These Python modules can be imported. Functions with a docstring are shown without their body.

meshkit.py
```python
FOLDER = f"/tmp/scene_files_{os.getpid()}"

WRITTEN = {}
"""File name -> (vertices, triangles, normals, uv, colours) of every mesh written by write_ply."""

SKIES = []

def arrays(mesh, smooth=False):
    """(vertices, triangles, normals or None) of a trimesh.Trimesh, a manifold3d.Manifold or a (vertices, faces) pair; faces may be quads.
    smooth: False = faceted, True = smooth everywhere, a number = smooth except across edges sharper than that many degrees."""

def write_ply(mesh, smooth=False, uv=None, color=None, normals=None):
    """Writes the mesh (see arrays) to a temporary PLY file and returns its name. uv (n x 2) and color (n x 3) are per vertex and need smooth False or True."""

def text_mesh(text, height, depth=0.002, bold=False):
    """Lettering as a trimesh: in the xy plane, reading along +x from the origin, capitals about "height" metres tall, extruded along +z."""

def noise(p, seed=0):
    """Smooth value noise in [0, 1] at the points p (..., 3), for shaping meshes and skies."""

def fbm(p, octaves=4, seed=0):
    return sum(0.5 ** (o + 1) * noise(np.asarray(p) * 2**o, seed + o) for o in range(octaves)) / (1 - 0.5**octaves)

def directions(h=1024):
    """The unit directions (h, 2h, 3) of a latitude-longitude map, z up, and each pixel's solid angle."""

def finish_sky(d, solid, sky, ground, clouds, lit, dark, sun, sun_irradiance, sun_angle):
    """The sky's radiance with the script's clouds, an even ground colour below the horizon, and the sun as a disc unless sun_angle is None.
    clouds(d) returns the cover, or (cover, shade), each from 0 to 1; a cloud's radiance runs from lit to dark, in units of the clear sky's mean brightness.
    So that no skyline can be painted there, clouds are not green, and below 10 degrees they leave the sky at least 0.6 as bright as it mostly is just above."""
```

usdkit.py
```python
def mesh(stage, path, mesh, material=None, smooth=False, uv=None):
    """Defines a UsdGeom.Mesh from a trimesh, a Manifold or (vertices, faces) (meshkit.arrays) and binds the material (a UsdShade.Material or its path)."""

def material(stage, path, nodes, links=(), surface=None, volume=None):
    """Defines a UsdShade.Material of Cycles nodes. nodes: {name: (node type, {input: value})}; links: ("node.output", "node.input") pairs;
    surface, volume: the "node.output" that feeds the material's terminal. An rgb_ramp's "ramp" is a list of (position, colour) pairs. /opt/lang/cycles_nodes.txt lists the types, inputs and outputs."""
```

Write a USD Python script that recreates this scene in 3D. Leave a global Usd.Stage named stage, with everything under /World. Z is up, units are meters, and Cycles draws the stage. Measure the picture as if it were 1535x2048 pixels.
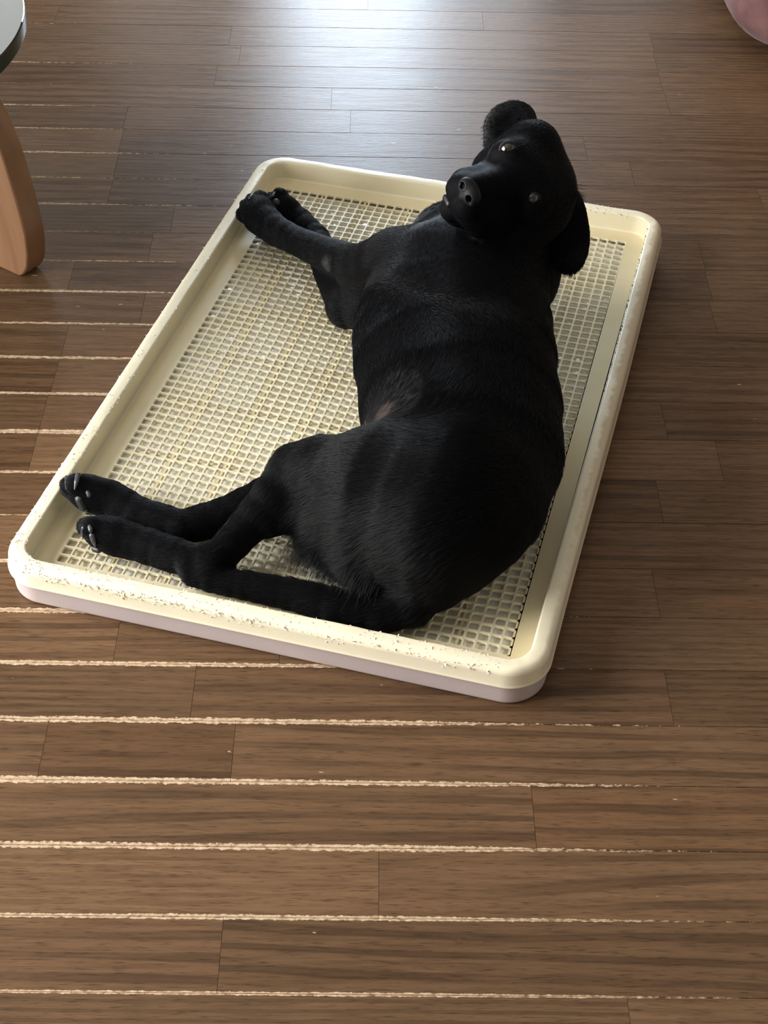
import math, random
import numpy as np
import trimesh
import usdkit
from pxr import Usd, UsdGeom, UsdLux, UsdShade, Gf, Sdf, Vt
from meshkit import fbm, noise

stage = Usd.Stage.CreateInMemory()
UsdGeom.SetStageUpAxis(stage, UsdGeom.Tokens.z)
UsdGeom.SetStageMetersPerUnit(stage, 1.0)
UsdGeom.Xform.Define(stage, '/World')
UsdGeom.Scope.Define(stage, '/World/Looks')

# ------------------------------------------------------------------ camera
IW, IH, FPX = 1535.0, 2048.0, 3050.0
CAM = np.array([0.0, 0.0, 1.2002258])
PITCH, ROLL, YAW = 0.741534470, 0.0237974584, 0.0160171839
_cp, _sp = math.cos(PITCH), math.sin(PITCH)
FWD = np.array([math.sin(YAW) * _cp, math.cos(YAW) * _cp, -_sp])
_r = np.array([math.cos(YAW), -math.sin(YAW), 0.0])
_u = np.cross(_r, FWD)
RIGHT = _r * math.cos(ROLL) + _u * math.sin(ROLL)
UP = -_r * math.sin(ROLL) + _u * math.cos(ROLL)
cam = UsdGeom.Camera.Define(stage, '/World/camera')
cam.CreateHorizontalApertureAttr(24.0)
cam.CreateVerticalApertureAttr(24.0 * IH / IW)
cam.CreateFocalLengthAttr(24.0 * FPX / IW)
cam.CreateClippingRangeAttr(Gf.Vec2f(0.02, 100))
m = Gf.Matrix4d(1.0)
for i, v in enumerate((RIGHT, UP, -FWD, CAM)):
    m.SetRow(i, Gf.Vec4d(*map(float, v), 1.0 if i == 3 else 0.0))
cam.AddTransformOp().Set(m)
cam.CreateExposureAttr(0.0)

# ------------------------------------------------------------------ light: daylight through the room's windows
PANES = []
def rect_light(name, centre, towards, w, h, color, nits):
    """a window pane filled with bright daylight, facing into the room; built below with the walls"""
    PANES.append((name, centre, towards, w, h, color, nits))

XL, XR, YB, YF, ZC = -1.95, 2.5, -1.6, 4.7, 2.4      # the room: left, right, rear (behind the camera), far wall, ceiling
# far wall: a glazed garden door (bright where its curtains part), net-curtained windows to both sides
rect_light('daylight_far_gap', (-0.04, YF + 0.03, 0.90), (0, -1, 0), 0.44, 1.74, (0.70, 0.85, 1.0), 19.0)
rect_light('daylight_far_curtain', (-0.34, YF + 0.03, 0.90), (0, -1, 0), 0.15, 1.74, (0.86, 0.93, 1.0), 4.5)
rect_light('daylight_far_net', (0.37, YF + 0.03, 0.90), (0, -1, 0), 0.37, 1.74, (0.86, 0.93, 1.0), 4.5)
rect_light('daylight_far_left', (-0.71, YF + 0.03, 0.90), (0, -1, 0), 0.40, 1.74, (0.90, 0.95, 1.0), 1.4)
rect_light('daylight_far_right', (0.78, YF + 0.03, 0.90), (0, -1, 0), 0.34, 1.74, (0.92, 0.95, 1.0), 1.3)
rect_light('daylight_far_corner', (-1.38, YF + 0.03, 1.83), (0, -1, 0), 0.72, 0.48, (0.97, 1.0, 0.96), 3.3)
rect_light('daylight_left', (XL - 0.03, 1.20, 1.00), (1, 0, 0), 1.9, 1.7, (1.0, 0.985, 0.95), 17.3)

# ------------------------------------------------------------------ helpers
_names = {}
def numbered(parent, name):
    key = parent + '/' + name
    k = _names.get(key, 0); _names[key] = k + 1
    return key if k == 0 else f'{key}_{k:03d}'
def obj(name, mesh, mat, parent=None, smooth=False, uv=None):
    path = numbered(str(parent.GetPath()) if parent else '/World', name)
    return usdkit.mesh(stage, path, mesh, mat, smooth=smooth, uv=uv).GetPrim()
def tag(o, label=None, cat=None, group=None, kind=None):
    for k, v in (('label', label), ('category', cat), ('group', group), ('kind', kind)):
        if v: o.SetCustomDataByKey(k, v)
    return o
def thing(name, label, cat, loc=(0, 0, 0), rotz=0.0, kind=None):
    x = UsdGeom.Xform.Define(stage, numbered('/World', name))
    x.AddTranslateOp().Set(Gf.Vec3d(*map(float, loc)))
    if rotz: x.AddRotateZOp().Set(float(rotz))
    return tag(x.GetPrim(), label, cat, kind=kind)
def at(px, py, z):
    """the point of height z seen at a pixel of the photograph"""
    d = (px - IW / 2) / FPX * RIGHT - (py - IH / 2) / FPX * UP + FWD
    return CAM + d * ((z - CAM[2]) / d[2])
def mpp(P):
    """metres per pixel at a point"""
    return float(np.dot(np.asarray(P) - CAM, FWD)) / FPX
def box(x0, x1, y0, y1, z0, z1):
    b = trimesh.creation.box((x1 - x0, y1 - y0, z1 - z0)); b.apply_translation(((x0 + x1) / 2, (y0 + y1) / 2, (z0 + z1) / 2)); return b
def mat(name, nodes, links=(), surface='p.BSDF', volume=None):
    return usdkit.material(stage, '/World/Looks/' + name, nodes, links, surface=surface, volume=volume)
def srgb(r, g, b):
    f = lambda c: (c / 12.92 if c <= 0.04045 else ((c + 0.055) / 1.055) ** 2.4)
    return tuple(f(x / 255.0) for x in (r, g, b))

# ------------------------------------------------------------------ materials
W, Y0 = 0.07575, 0.994433747          # strip width and the line the strips are counted from
def wood_floor_material(name, tone, cathedral):
    n = {
        'g': ('geometry', {}), 'sep': ('separate_xyz', {}), 'oi': ('object_info', {}),
        # a shift of the grain for every strip
        'rs': ('math', {'math_type': 'multiply', 'value2': 37.0}),
        'off': ('combine_xyz', {}), 'pv': ('vector_math', {'math_type': 'add'}),
        # distance to the joint line
        'a': ('math', {'math_type': 'subtract', 'value2': Y0}), 'b': ('math', {'math_type': 'divide', 'value2': W}),
        'fr': ('math', {'math_type': 'fraction'}), 'inv': ('math', {'math_type': 'subtract', 'value1': 1.0}),
        'mn': ('math', {'math_type': 'minimum'}), 'd': ('math', {'math_type': 'multiply', 'value2': W}),
        # grain
        'm1': ('mapping', {'scale': (14.0, 190.0, 1.0)}), 'n1': ('noise_texture', {'scale': 1.0, 'detail': 5.0, 'roughness': 0.65}),
        'm2': ('mapping', {'scale': (55.0, 620.0, 1.0)}), 'n2': ('noise_texture', {'scale': 1.0, 'detail': 2.0}),
        'm3': ('mapping', {'scale': (2.6, 17.0, 1.0)}),
        'wv': ('wave_texture', {'wave_type': 'bands', 'bands_direction': 'y', 'scale': 0.75 if cathedral else 1.9, 'distortion': 11.0 if cathedral else 3.0, 'detail': 3.0, 'detail_scale': 0.55, 'detail_roughness': 0.5}),
        'wr': ('rgb_ramp', {'ramp': [(0.0, (0, 0, 0)), (0.55, (0.0,) * 3), (0.86, (1,) * 3), (1.0, (0.75,) * 3)]}),
        'm4': ('mapping', {'scale': (5.0, 9.0, 1.0)}), 'n4': ('noise_texture', {'scale': 1.0, 'detail': 2.0}),
        'c1': ('rgb_ramp', {'ramp': [(0.28, tuple(0.72 * t for t in tone)), (0.5, tone), (0.72, tuple(1.22 * t for t in tone))]}),
        'hv': ('math', {'math_type': 'multiply', 'value2': 0.66 if cathedral else 0.42}),
        'n4r': ('map_range', {'from_min': 0.35, 'from_max': 0.6, 'to_min': 0.15, 'to_max': 1.0, 'clamp': True}),
        'hv2': ('math', {'math_type': 'multiply'}),
        'c2': ('mix', {'mix_type': 'mix', 'color2': tuple(0.32 * t for t in tone)}),
        'pr': ('map_range', {'from_min': 0.56, 'from_max': 0.70, 'to_min': 0.0, 'to_max': 0.55, 'clamp': True}),
        'c3': ('mix', {'mix_type': 'mix', 'color2': tuple(0.25 * t for t in tone)}),
        # strip tone
        'ot': ('map_range', {'from_min': 0.0, 'from_max': 1.0, 'to_min': 0.86, 'to_max': 1.14, 'clamp': True}),
        'c4': ('vector_math', {'math_type': 'scale'}),
        # worn, paint-bare joints: strongest at the left and near side of the room
        'wx': ('math', {'math_type': 'multiply_add', 'value2': -0.50, 'value3': 0.86}),
        'wx2': ('math', {'math_type': 'subtract'}), 'wx3': ('map_range', {'from_min': -0.12, 'from_max': 0.42, 'to_min': 0.0, 'to_max': 1.0, 'clamp': True}),
        'm5': ('mapping', {'scale': (4.5, 9.0, 1.0)}), 'n5': ('noise_texture', {'scale': 1.0, 'detail': 3.0, 'roughness': 0.7}),
        'm6': ('mapping', {'scale': (150.0, 260.0, 1.0)}), 'n6': ('noise_texture', {'scale': 1.0, 'detail': 3.0, 'roughness': 0.7}),
        'w1': ('math', {'math_type': 'multiply_add', 'value2': 1.30, 'value3': -0.98}),
        'w2': ('math', {'math_type': 'add'}),
        'w3': ('math', {'math_type': 'multiply_add', 'value2': 1.5, 'value3': -0.75}),
        'w4': ('math', {'math_type': 'add'}),
        'li': ('math', {'math_type': 'add', 'value2': 0.5}), 'li2': ('math', {'math_type': 'floor'}), 'lw': ('white_noise_texture', {'dimensions': '1D'}),
        'lr': ('map_range', {'from_min': 0.0, 'from_max': 1.0, 'to_min': 0.25, 'to_max': 1.1, 'clamp': True}),
        'ly': ('map_range', {'from_min': 1.0, 'from_max': 1.35, 'to_min': 1.1, 'to_max': 0.0, 'clamp': True}), 'lz': ('map_range', {'from_min': 0.72, 'from_max': 0.86, 'to_min': 0.5, 'to_max': 1.0, 'clamp': True}), 'lq': ('math', {'math_type': 'multiply'}), 'lm': ('math', {'math_type': 'maximum'}), 'w45': ('math', {'math_type': 'multiply'}),
        'w5': ('math', {'math_type': 'multiply', 'value2': 0.0042}),
        'w6': ('math', {'math_type': 'subtract'}),
        'w7': ('map_range', {'from_min': 0.0, 'from_max': 0.0006, 'to_min': 0.0, 'to_max': 1.0, 'clamp': True}),
        'wc': ('rgb_ramp', {'ramp': [(0.3, srgb(140, 112, 86)), (0.5, srgb(200, 174, 144)), (0.7, srgb(222, 204, 180))]}),
        'c5': ('mix', {'mix_type': 'mix'}),
        # small bare flecks
        'm7': ('mapping', {'scale': (34.0, 120.0, 1.0)}), 'n7': ('noise_texture', {'scale': 1.0, 'detail': 2.0}),
        'fl': ('map_range', {'from_min': 0.775, 'from_max': 0.80, 'to_min': 0.0, 'to_max': 0.75, 'clamp': True}),
        'c6': ('mix', {'mix_type': 'mix', 'color2': srgb(205, 186, 155)}),
        'ro': ('map_range', {'from_min': 0.3, 'from_max': 0.7, 'to_min': 0.22, 'to_max': 0.34, 'clamp': True}),
        'ro2': ('math', {'math_type': 'multiply_add', 'value2': 0.35}),
        'bh': ('math', {'math_type': 'multiply_add', 'value2': 0.5}),
        'bp': ('bump', {'strength': 0.25, 'distance': 0.0006}),
        'p': ('principled_bsdf', {'specular_ior_level': 0.18, 'diffuse_roughness': 0.3}),
    }
    L = [('g.position', 'sep.vector'), ('oi.random', 'rs.value1'), ('rs.value', 'off.x'), ('rs.value', 'off.z'), ('rs.value', 'off.y'),
         ('g.position', 'pv.vector1'), ('off.vector', 'pv.vector2'),
         ('sep.y', 'a.value1'), ('a.value', 'b.value1'), ('b.value', 'fr.value1'), ('fr.value', 'inv.value2'), ('fr.value', 'mn.value1'), ('inv.value', 'mn.value2'), ('mn.value', 'd.value1'),
         ('pv.vector', 'm1.vector'), ('m1.vector', 'n1.vector'), ('pv.vector', 'm2.vector'), ('m2.vector', 'n2.vector'),
         ('pv.vector', 'm3.vector'), ('m3.vector', 'wv.vector'), ('wv.fac', 'wr.fac'), ('pv.vector', 'm4.vector'), ('m4.vector', 'n4.vector'),
         ('n1.fac', 'c1.fac'), ('wr.color', 'hv.value1'), ('n4.fac', 'n4r.value'), ('hv.value', 'hv2.value1'), ('n4r.result', 'hv2.value2'),
         ('c1.color', 'c2.color1'), ('hv2.value', 'c2.fac'),
         ('n2.fac', 'pr.value'), ('c2.color', 'c3.color1'), ('pr.result', 'c3.fac'),
         ('oi.random', 'ot.value'), ('c3.color', 'c4.vector1'), ('ot.result', 'c4.scale'),
         ('sep.y', 'wx.value1'), ('wx.value', 'wx2.value1'), ('sep.x', 'wx2.value2'), ('wx2.value', 'wx3.value'),
         ('g.position', 'm5.vector'), ('m5.vector', 'n5.vector'), ('g.position', 'm6.vector'), ('m6.vector', 'n6.vector'),
         ('wx3.result', 'w1.value1'), ('w1.value', 'w2.value1'), ('n5.fac', 'w2.value2'), ('n6.fac', 'w3.value1'), ('w2.value', 'w4.value1'), ('w3.value', 'w4.value2'),
         ('b.value', 'li.value1'), ('li.value', 'li2.value1'), ('li2.value', 'lw.w'), ('lw.value', 'lr.value'), ('sep.y', 'ly.value'), ('lr.result', 'lm.value1'), ('ly.result', 'lm.value2'), ('sep.y', 'lz.value'), ('lm.value', 'lq.value1'), ('lz.result', 'lq.value2'), ('lq.value', 'w45.value1'), ('w4.value', 'w45.value2'), ('w45.value', 'w5.value1'), ('w5.value', 'w6.value1'), ('d.value', 'w6.value2'), ('w6.value', 'w7.value'),
         ('n6.fac', 'wc.fac'), ('c4.vector', 'c5.color1'), ('wc.color', 'c5.color2'), ('w7.result', 'c5.fac'),
         ('pv.vector', 'm7.vector'), ('m7.vector', 'n7.vector'), ('n7.fac', 'fl.value'), ('c5.color', 'c6.color1'), ('fl.result', 'c6.fac'),
         ('c6.color', 'p.base_color'),
         ('n1.fac', 'ro.value'), ('w7.result', 'ro2.value1'), ('ro.result', 'ro2.value3'), ('ro2.value', 'p.roughness'),
         ('n1.fac', 'bh.value1'), ('n2.fac', 'bh.value3'), ('bh.value', 'bp.height'), ('bp.normal', 'p.normal')]
    return mat(name, n, L)
T0 = (0.158, 0.090, 0.048)
FLOOR_MATS = [wood_floor_material(f'floor_oak_{i}', tuple(a * b for a, b in zip(T0, s)), c) for i, (s, c) in enumerate([
    ((1.0, 1.0, 1.0), True), ((0.93, 0.92, 0.90), False), ((1.08, 1.09, 1.09), False), ((0.98, 0.94, 0.90), True), ((1.03, 1.05, 1.05), False), ((0.92, 0.91, 0.92), True)])]
DARK = mat('joint_dark', {'p': ('principled_bsdf', {'base_color': (0.012, 0.008, 0.006), 'roughness': 0.9})})
WALL = mat('wall_paper', {'t': ('geometry', {}), 'n': ('noise_texture', {'scale': 60.0, 'detail': 3.0}), 'b': ('bump', {'strength': 0.1, 'distance': 0.001}),
                          'p': ('principled_bsdf', {'base_color': (0.40, 0.37, 0.33), 'roughness': 0.8})}, [('t.position', 'n.vector'), ('n.fac', 'b.height'), ('b.normal', 'p.normal')])
FRAME = mat('window_frame_brown', {'p': ('principled_bsdf', {'base_color': (0.10, 0.065, 0.04), 'roughness': 0.45})})

# ------------------------------------------------------------------ setting: floor of oak strips
rng = random.Random(7)
floor = thing('floor', 'dark brown oak strip floor with worn pale joints', None, kind='structure')
obj('underlay', box(XL, XR, YB, YF, -0.02, -0.0045), DARK, floor)
# measured end joints (x) of the strips in view, by row
JOINTS = {}
def joint(row, px, py): JOINTS.setdefault(row, []).append(float(at(px, py, 0)[0]))
for row, px, py in [(14, 232, 330), (13, 222, 377), (15, 242, 281), (16, 251, 234), (8, 130, 680), (7, 114, 735), (6, 91, 810), (5, 67, 900), (-1, 466, 1500), (-4, 440, 1910),
                    (-2, 1067, 1635), (20, 1303, 85), (19, 1310, 123), (17, 1331, 197), (18, 1319, 160), (10, 1417, 573), (11, 1398, 495), (9, 1424, 630), (-1, 92, 1470), (1, 235, 1270), (0, 1338, 1400), (-3, 757, 1765),
                    (1, 560, 1290), (2, 1330, 1290), (4, 1318, 1000), (16, 700, 250), (12, 345, 438), (11, 300, 500), (10, 140, 560)]:
    joint(row, px, py)
def plank(x0, x1, row):
    y0 = Y0 + row * W + 0.0002; y1 = y0 + W - 0.0004
    x0 += 0.00018; x1 -= 0.00018
    z = rng.uniform(-0.00025, 0.0); c, e = 0.0005, 0.0002
    v, f = [], []
    prof = [(y0, -0.004), (y0, z - c), (y0 + c, z), (y1 - c, z), (y1, z - c), (y1, -0.004)]
    for x in (x0, x1):
        for (yy, zz) in prof: v.append((x, yy, zz))
    for i in range(5): f += [(i, i + 6, i + 7), (i, i + 7, i + 1)]
    for s in (0, 6):
        for i in range(1, 5): f.append((s, s + i, s + i + 1) if s == 0 else (s, s + i + 1, s + i))
    return np.array(v), np.array(f)[:, ::-1]
last = -1
for row in range(math.ceil((YB - Y0) / W), int((YF - Y0) / W)):
    y = Y0 + row * W
    half = 0.34 + 0.16 * max(0, y)
    near = -9 <= row <= 29
    xs = sorted(JOINTS.get(row, []))
    if near:
        pts = list(xs)
        lo, hi = -half - 0.15, half + 0.15
        if not pts: pts = [rng.uniform(-0.2, 0.3)]
        while pts[0] > lo: pts.insert(0, pts[0] - rng.uniform(0.48, 0.86))
        while pts[-1] < hi: pts.append(pts[-1] + rng.uniform(0.48, 0.86))
        i = 0
        while i < len(pts) - 1:
            if pts[i + 1] - pts[i] > 1.05: pts.insert(i + 1, pts[i] + (pts[i + 1] - pts[i]) * rng.uniform(0.4, 0.6))
            else: i += 1
    else:
        pts = [rng.uniform(-0.8, 0.8)]
    pts = [p for p in pts if XL + 0.1 < p < XR - 0.1]
    pts = [XL] + pts + [XR]
    for a, b in zip(pts[:-1], pts[1:]):
        k = rng.randrange(len(FLOOR_MATS))
        while k == last: k = rng.randrange(len(FLOOR_MATS))
        last = k
        obj('plank', plank(a, b, row), FLOOR_MATS[k], floor)

# ------------------------------------------------------------------ setting: walls with window openings, ceiling
def wall_y(y0, y1, holes):
    """wall across x with openings (x0, x1, z0, z1)"""
    out, x = [], XL - 0.1
    for (a, b, c, d) in sorted(holes):
        out.append(box(x, a, y0, y1, 0, ZC))
        if c > 0.001: out.append(box(a, b, y0, y1, 0, c))
        out.append(box(a, b, y0, y1, d, ZC)); x = b
    out.append(box(x, XR + 0.1, y0, y1, 0, ZC)); return trimesh.util.concatenate(out)
def wall_x(x0, x1, holes):
    out, y = [], YB
    for (a, b, c, d) in sorted(holes):
        out.append(box(x0, x1, y, a, 0, ZC))
        if c > 0.001: out.append(box(x0, x1, a, b, 0, c))
        out.append(box(x0, x1, a, b, d, ZC)); y = b
    out.append(box(x0, x1, y, YF, 0, ZC)); return trimesh.util.concatenate(out)
st = lambda o: tag(o, kind='structure')
FAR = [(-1.77, -0.99, 1.57, 2.09), (-0.92, -0.50, 0.02, 1.80), (-0.42, 0.56, 0.02, 1.80), (0.60, 0.96, 0.02, 1.80)]
LEFT = [(0.21, 2.19, 0.12, 1.88)]
st(obj('wall_far', wall_y(YF, YF + 0.1, FAR), WALL)); st(obj('wall_rear', box(XL - 0.1, XR + 0.1, YB - 0.1, YB, 0, ZC), WALL))
st(obj('wall_left', wall_x(XL - 0.1, XL, LEFT), WALL)); st(obj('wall_right', box(XR, XR + 0.1, YB, YF, 0, ZC), WALL))
st(obj('ceiling', box(XL - 0.1, XR + 0.1, YB - 0.1, YF + 0.1, ZC, ZC + 0.1), WALL))
GLOW = 1.0
def pane(centre, towards, w, h):
    z = np.array(towards, float); x = np.cross([0, 0, 1.0], z); x /= np.linalg.norm(x); y = np.array([0, 0, 1.0]); c = np.array(centre, float) - z * 0.02
    return np.array([c - x * w / 2 - y * h / 2, c + x * w / 2 - y * h / 2, c + x * w / 2 + y * h / 2, c - x * w / 2 + y * h / 2]), np.array([(0, 1, 2), (0, 2, 3)])
for i, (name, centre, towards, w_, h_, color, nits) in enumerate(PANES):
    m_ = mat(name, {'e': ('emission', {'color': color, 'strength': nits * GLOW})}, surface='e.emission')
    st(obj('window_%d' % (i + 11), pane(centre, towards, w_, h_), m_))
# ------------------------------------------------------------------ window frames of the far and left walls
def frame_y(a, b, c, d, y):
    t = 0.035
    return trimesh.util.concatenate([box(a, a + t, y - 0.02, y + 0.05, c, d), box(b - t, b, y - 0.02, y + 0.05, c, d), box(a, b, y - 0.02, y + 0.05, c, c + t), box(a, b, y - 0.02, y + 0.05, d - t, d)])
for i, h in enumerate(FAR):
    st(obj(f'window_{i + 1}', frame_y(*h, YF), FRAME))
t = 0.035; a, b, c, d = LEFT[0]
st(obj('window_4', trimesh.util.concatenate([box(XL - 0.05, XL + 0.02, a, a + t, c, d), box(XL - 0.05, XL + 0.02, b - t, b, c, d), box(XL - 0.05, XL + 0.02, a, b, c, c + t), box(XL - 0.05, XL + 0.02, a, b, d - t, d),
                                             box(XL - 0.05, XL + 0.02, (a + b) / 2 - t / 2, (a + b) / 2 + t / 2, c, d)]), FRAME))

# ------------------------------------------------------------------ pet tray
def plastic(name, col, rough, stain=None, worn=False, sss=0.0):
    n = {'g': ('texture_coordinate', {}), 'n': ('noise_texture', {'scale': 9.0, 'detail': 3.0, 'roughness': 0.6}),
         'r': ('rgb_ramp', {'ramp': [(0.35, tuple(0.93 * c for c in col)), (0.6, col)]}),
         'nb': ('noise_texture', {'scale': 420.0, 'detail': 2.0}), 'b': ('bump', {'strength': 0.06, 'distance': 0.0004}),
         'p': ('principled_bsdf', {'roughness': rough, 'subsurface_weight': sss, 'subsurface_scale': 0.004, 'subsurface_radius': (1.0, 0.8, 0.45)})}
    L = [('g.object', 'n.vector'), ('n.fac', 'r.fac'), ('g.object', 'nb.vector'), ('nb.fac', 'b.height'), ('b.normal', 'p.normal')]
    last = 'r.color'
    if stain:
        n.update({'n2': ('noise_texture', {'scale': 5.0, 'detail': 4.0, 'roughness': 0.6}), 'm2': ('map_range', {'from_min': 0.5, 'from_max': 0.72, 'to_min': 0.0, 'to_max': 0.6, 'clamp': True}), 'x2': ('mix', {'mix_type': 'mix', 'color2': stain})})
        L += [('g.object', 'n2.vector'), ('n2.fac', 'm2.value'), (last, 'x2.color1'), ('m2.result', 'x2.fac')]; last = 'x2.color'
    if worn:      # brown handling dirt along the outer half of the right rim
        n.update({'sx': ('separate_xyz', {}), 'nw': ('noise_texture', {'scale': 38.0, 'detail': 4.0, 'roughness': 0.7}), 'aw': ('math', {'math_type': 'multiply_add', 'value2': 0.020, 'value3': -0.010}), 'bw': ('math', {'math_type': 'add'}),
                  'mw': ('map_range', {'from_min': 0.2875, 'from_max': 0.2925, 'to_min': 0.0, 'to_max': 0.55, 'clamp': True}), 'yw': ('map_range', {'from_min': -0.40, 'from_max': -0.05, 'to_min': 0.35, 'to_max': 1.0, 'clamp': True}), 'fw': ('math', {'math_type': 'multiply'}), 'xw': ('mix', {'mix_type': 'mix', 'color2': srgb(172, 140, 108)})})
        L += [('g.object', 'sx.vector'), ('g.object', 'nw.vector'), ('nw.fac', 'aw.value1'), ('sx.x', 'bw.value1'), ('aw.value', 'bw.value2'), ('bw.value', 'mw.value'), ('sx.y', 'yw.value'), ('mw.result', 'fw.value1'), ('yw.result', 'fw.value2'), (last, 'xw.color1'), ('fw.value', 'xw.fac')]; last = 'xw.color'
    L.append((last, 'p.base_color'))
    return mat(name, n, L)
CREAM = plastic('tray_cream', srgb(238, 226, 188), 0.34, stain=srgb(228, 208, 158))
RIMC = plastic('tray_rim_cream', srgb(245, 237, 210), 0.36, worn=True)
LATT = plastic('lattice_cream', srgb(245, 237, 206), 0.34)
BASEM = plastic('tray_base_white', srgb(204, 191, 190), 0.42)
SHRED = plastic('shredded_cream', srgb(246, 240, 222), 0.5)
DIRT = mat('rim_dirt', {'p': ('principled_bsdf', {'base_color': srgb(128, 112, 88), 'roughness': 0.8})})
PAD = mat('pad_film', {'g': ('texture_coordinate', {}), 'n': ('noise_texture', {'scale': 55.0, 'detail': 4.0, 'roughness': 0.65, 'distortion': 0.6}),
                       'v': ('voronoi_texture', {'scale': 70.0, 'feature': 'f1'}), 'ad': ('math', {'math_type': 'add'}),
                       'b': ('bump', {'strength': 0.6, 'distance': 0.002}),
                       'n2': ('noise_texture', {'scale': 12.0, 'detail': 3.0}), 'r': ('rgb_ramp', {'ramp': [(0.36, srgb(238, 230, 208)), (0.48, srgb(246, 244, 236)), (0.7, srgb(248, 248, 248))]}),
                       'p': ('principled_bsdf', {'roughness': 0.2, 'coat_weight': 0.6, 'coat_roughness': 0.08})},
          [('g.object', 'n.vector'), ('g.object', 'v.vector'), ('n.fac', 'ad.value1'), ('v.distance', 'ad.value2'), ('ad.value', 'b.height'), ('b.normal', 'p.normal'), ('b.normal', 'p.coat_normal'), ('g.object', 'n2.vector'), ('n2.fac', 'r.fac'), ('r.color', 'p.base_color')])

TA = math.radians(-15.0656)
TC = np.array([0.0125, 1.5275]); TE = np.array([math.cos(TA), math.sin(TA)]); TN = np.array([-TE[1], TE[0]])
tray = thing('pet_tray', 'cream plastic dog toilet tray with lattice top and chewed rim under the black dog', 'dog toilet tray', (TC[0], TC[1], 0), math.degrees(TA))
U, V, RC = 0.3005, 0.4580, 0.044
def bow(v):
    """the tray's right side bows in a little towards the front"""
    v = np.array(v, float); t_ = np.clip((0.12 - v[:, 1]) / 0.5, 0, 1)
    v[:, 0] -= 0.0050 * t_ * t_ * (3 - 2 * t_) * np.clip((v[:, 0] - 0.20) / 0.08, 0, 1); return v
def ring_loft(profile, seg=14, close=False):
    """profile: (offset from the outer edge, z) swept round the rounded rectangle of the tray"""
    dirs = []
    for (sx, sy, a0) in ((1, 1, 0), (-1, 1, 90), (-1, -1, 180), (1, -1, 270)):
        for i in range(seg + 1):
            a = math.radians(a0 + 90.0 * i / seg); dirs.append((sx * (U - RC), sy * (V - RC), math.cos(a), math.sin(a)))
    # straight stretches get points of their own so that wear can move them
    full = []
    for i in range(len(dirs)):
        p, q = dirs[i], dirs[(i + 1) % len(dirs)]
        full.append(p)
        dist = math.hypot(p[0] - q[0], p[1] - q[1])
        if dist > 0.05:
            k = int(dist / 0.012)
            for j in range(1, k): full.append(tuple(p[n] + (q[n] - p[n]) * j / k for n in range(4)))
    full = np.array(full); N = len(full); v, f = [], []
    for (o, z) in profile:
        r = RC + o
        v.append(np.column_stack([full[:, 0] + full[:, 2] * r, full[:, 1] + full[:, 3] * r, np.full(N, z)]))
    v = np.vstack(v); K = len(profile)
    for k in range(K - 1 if not close else K):
        a, b = k * N, ((k + 1) % K) * N
        i = np.arange(N); j = (i + 1) % N
        f.append(np.column_stack([a + i, a + j, b + j])); f.append(np.column_stack([a + i, b + j, b + i]))
    return trimesh.Trimesh(v, np.vstack(f), process=False)
def arc(cx, cz, r, a0, a1, n=5):
    return [(cx + r * math.cos(math.radians(a0 + (a1 - a0) * i / n)), cz + r * math.sin(math.radians(a0 + (a1 - a0) * i / n))) for i in range(n + 1)]
ZM = 0.025; MU, MV = 0.2545, 0.4115; NU, NV = 39, 63
ZT = 0.0525
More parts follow.
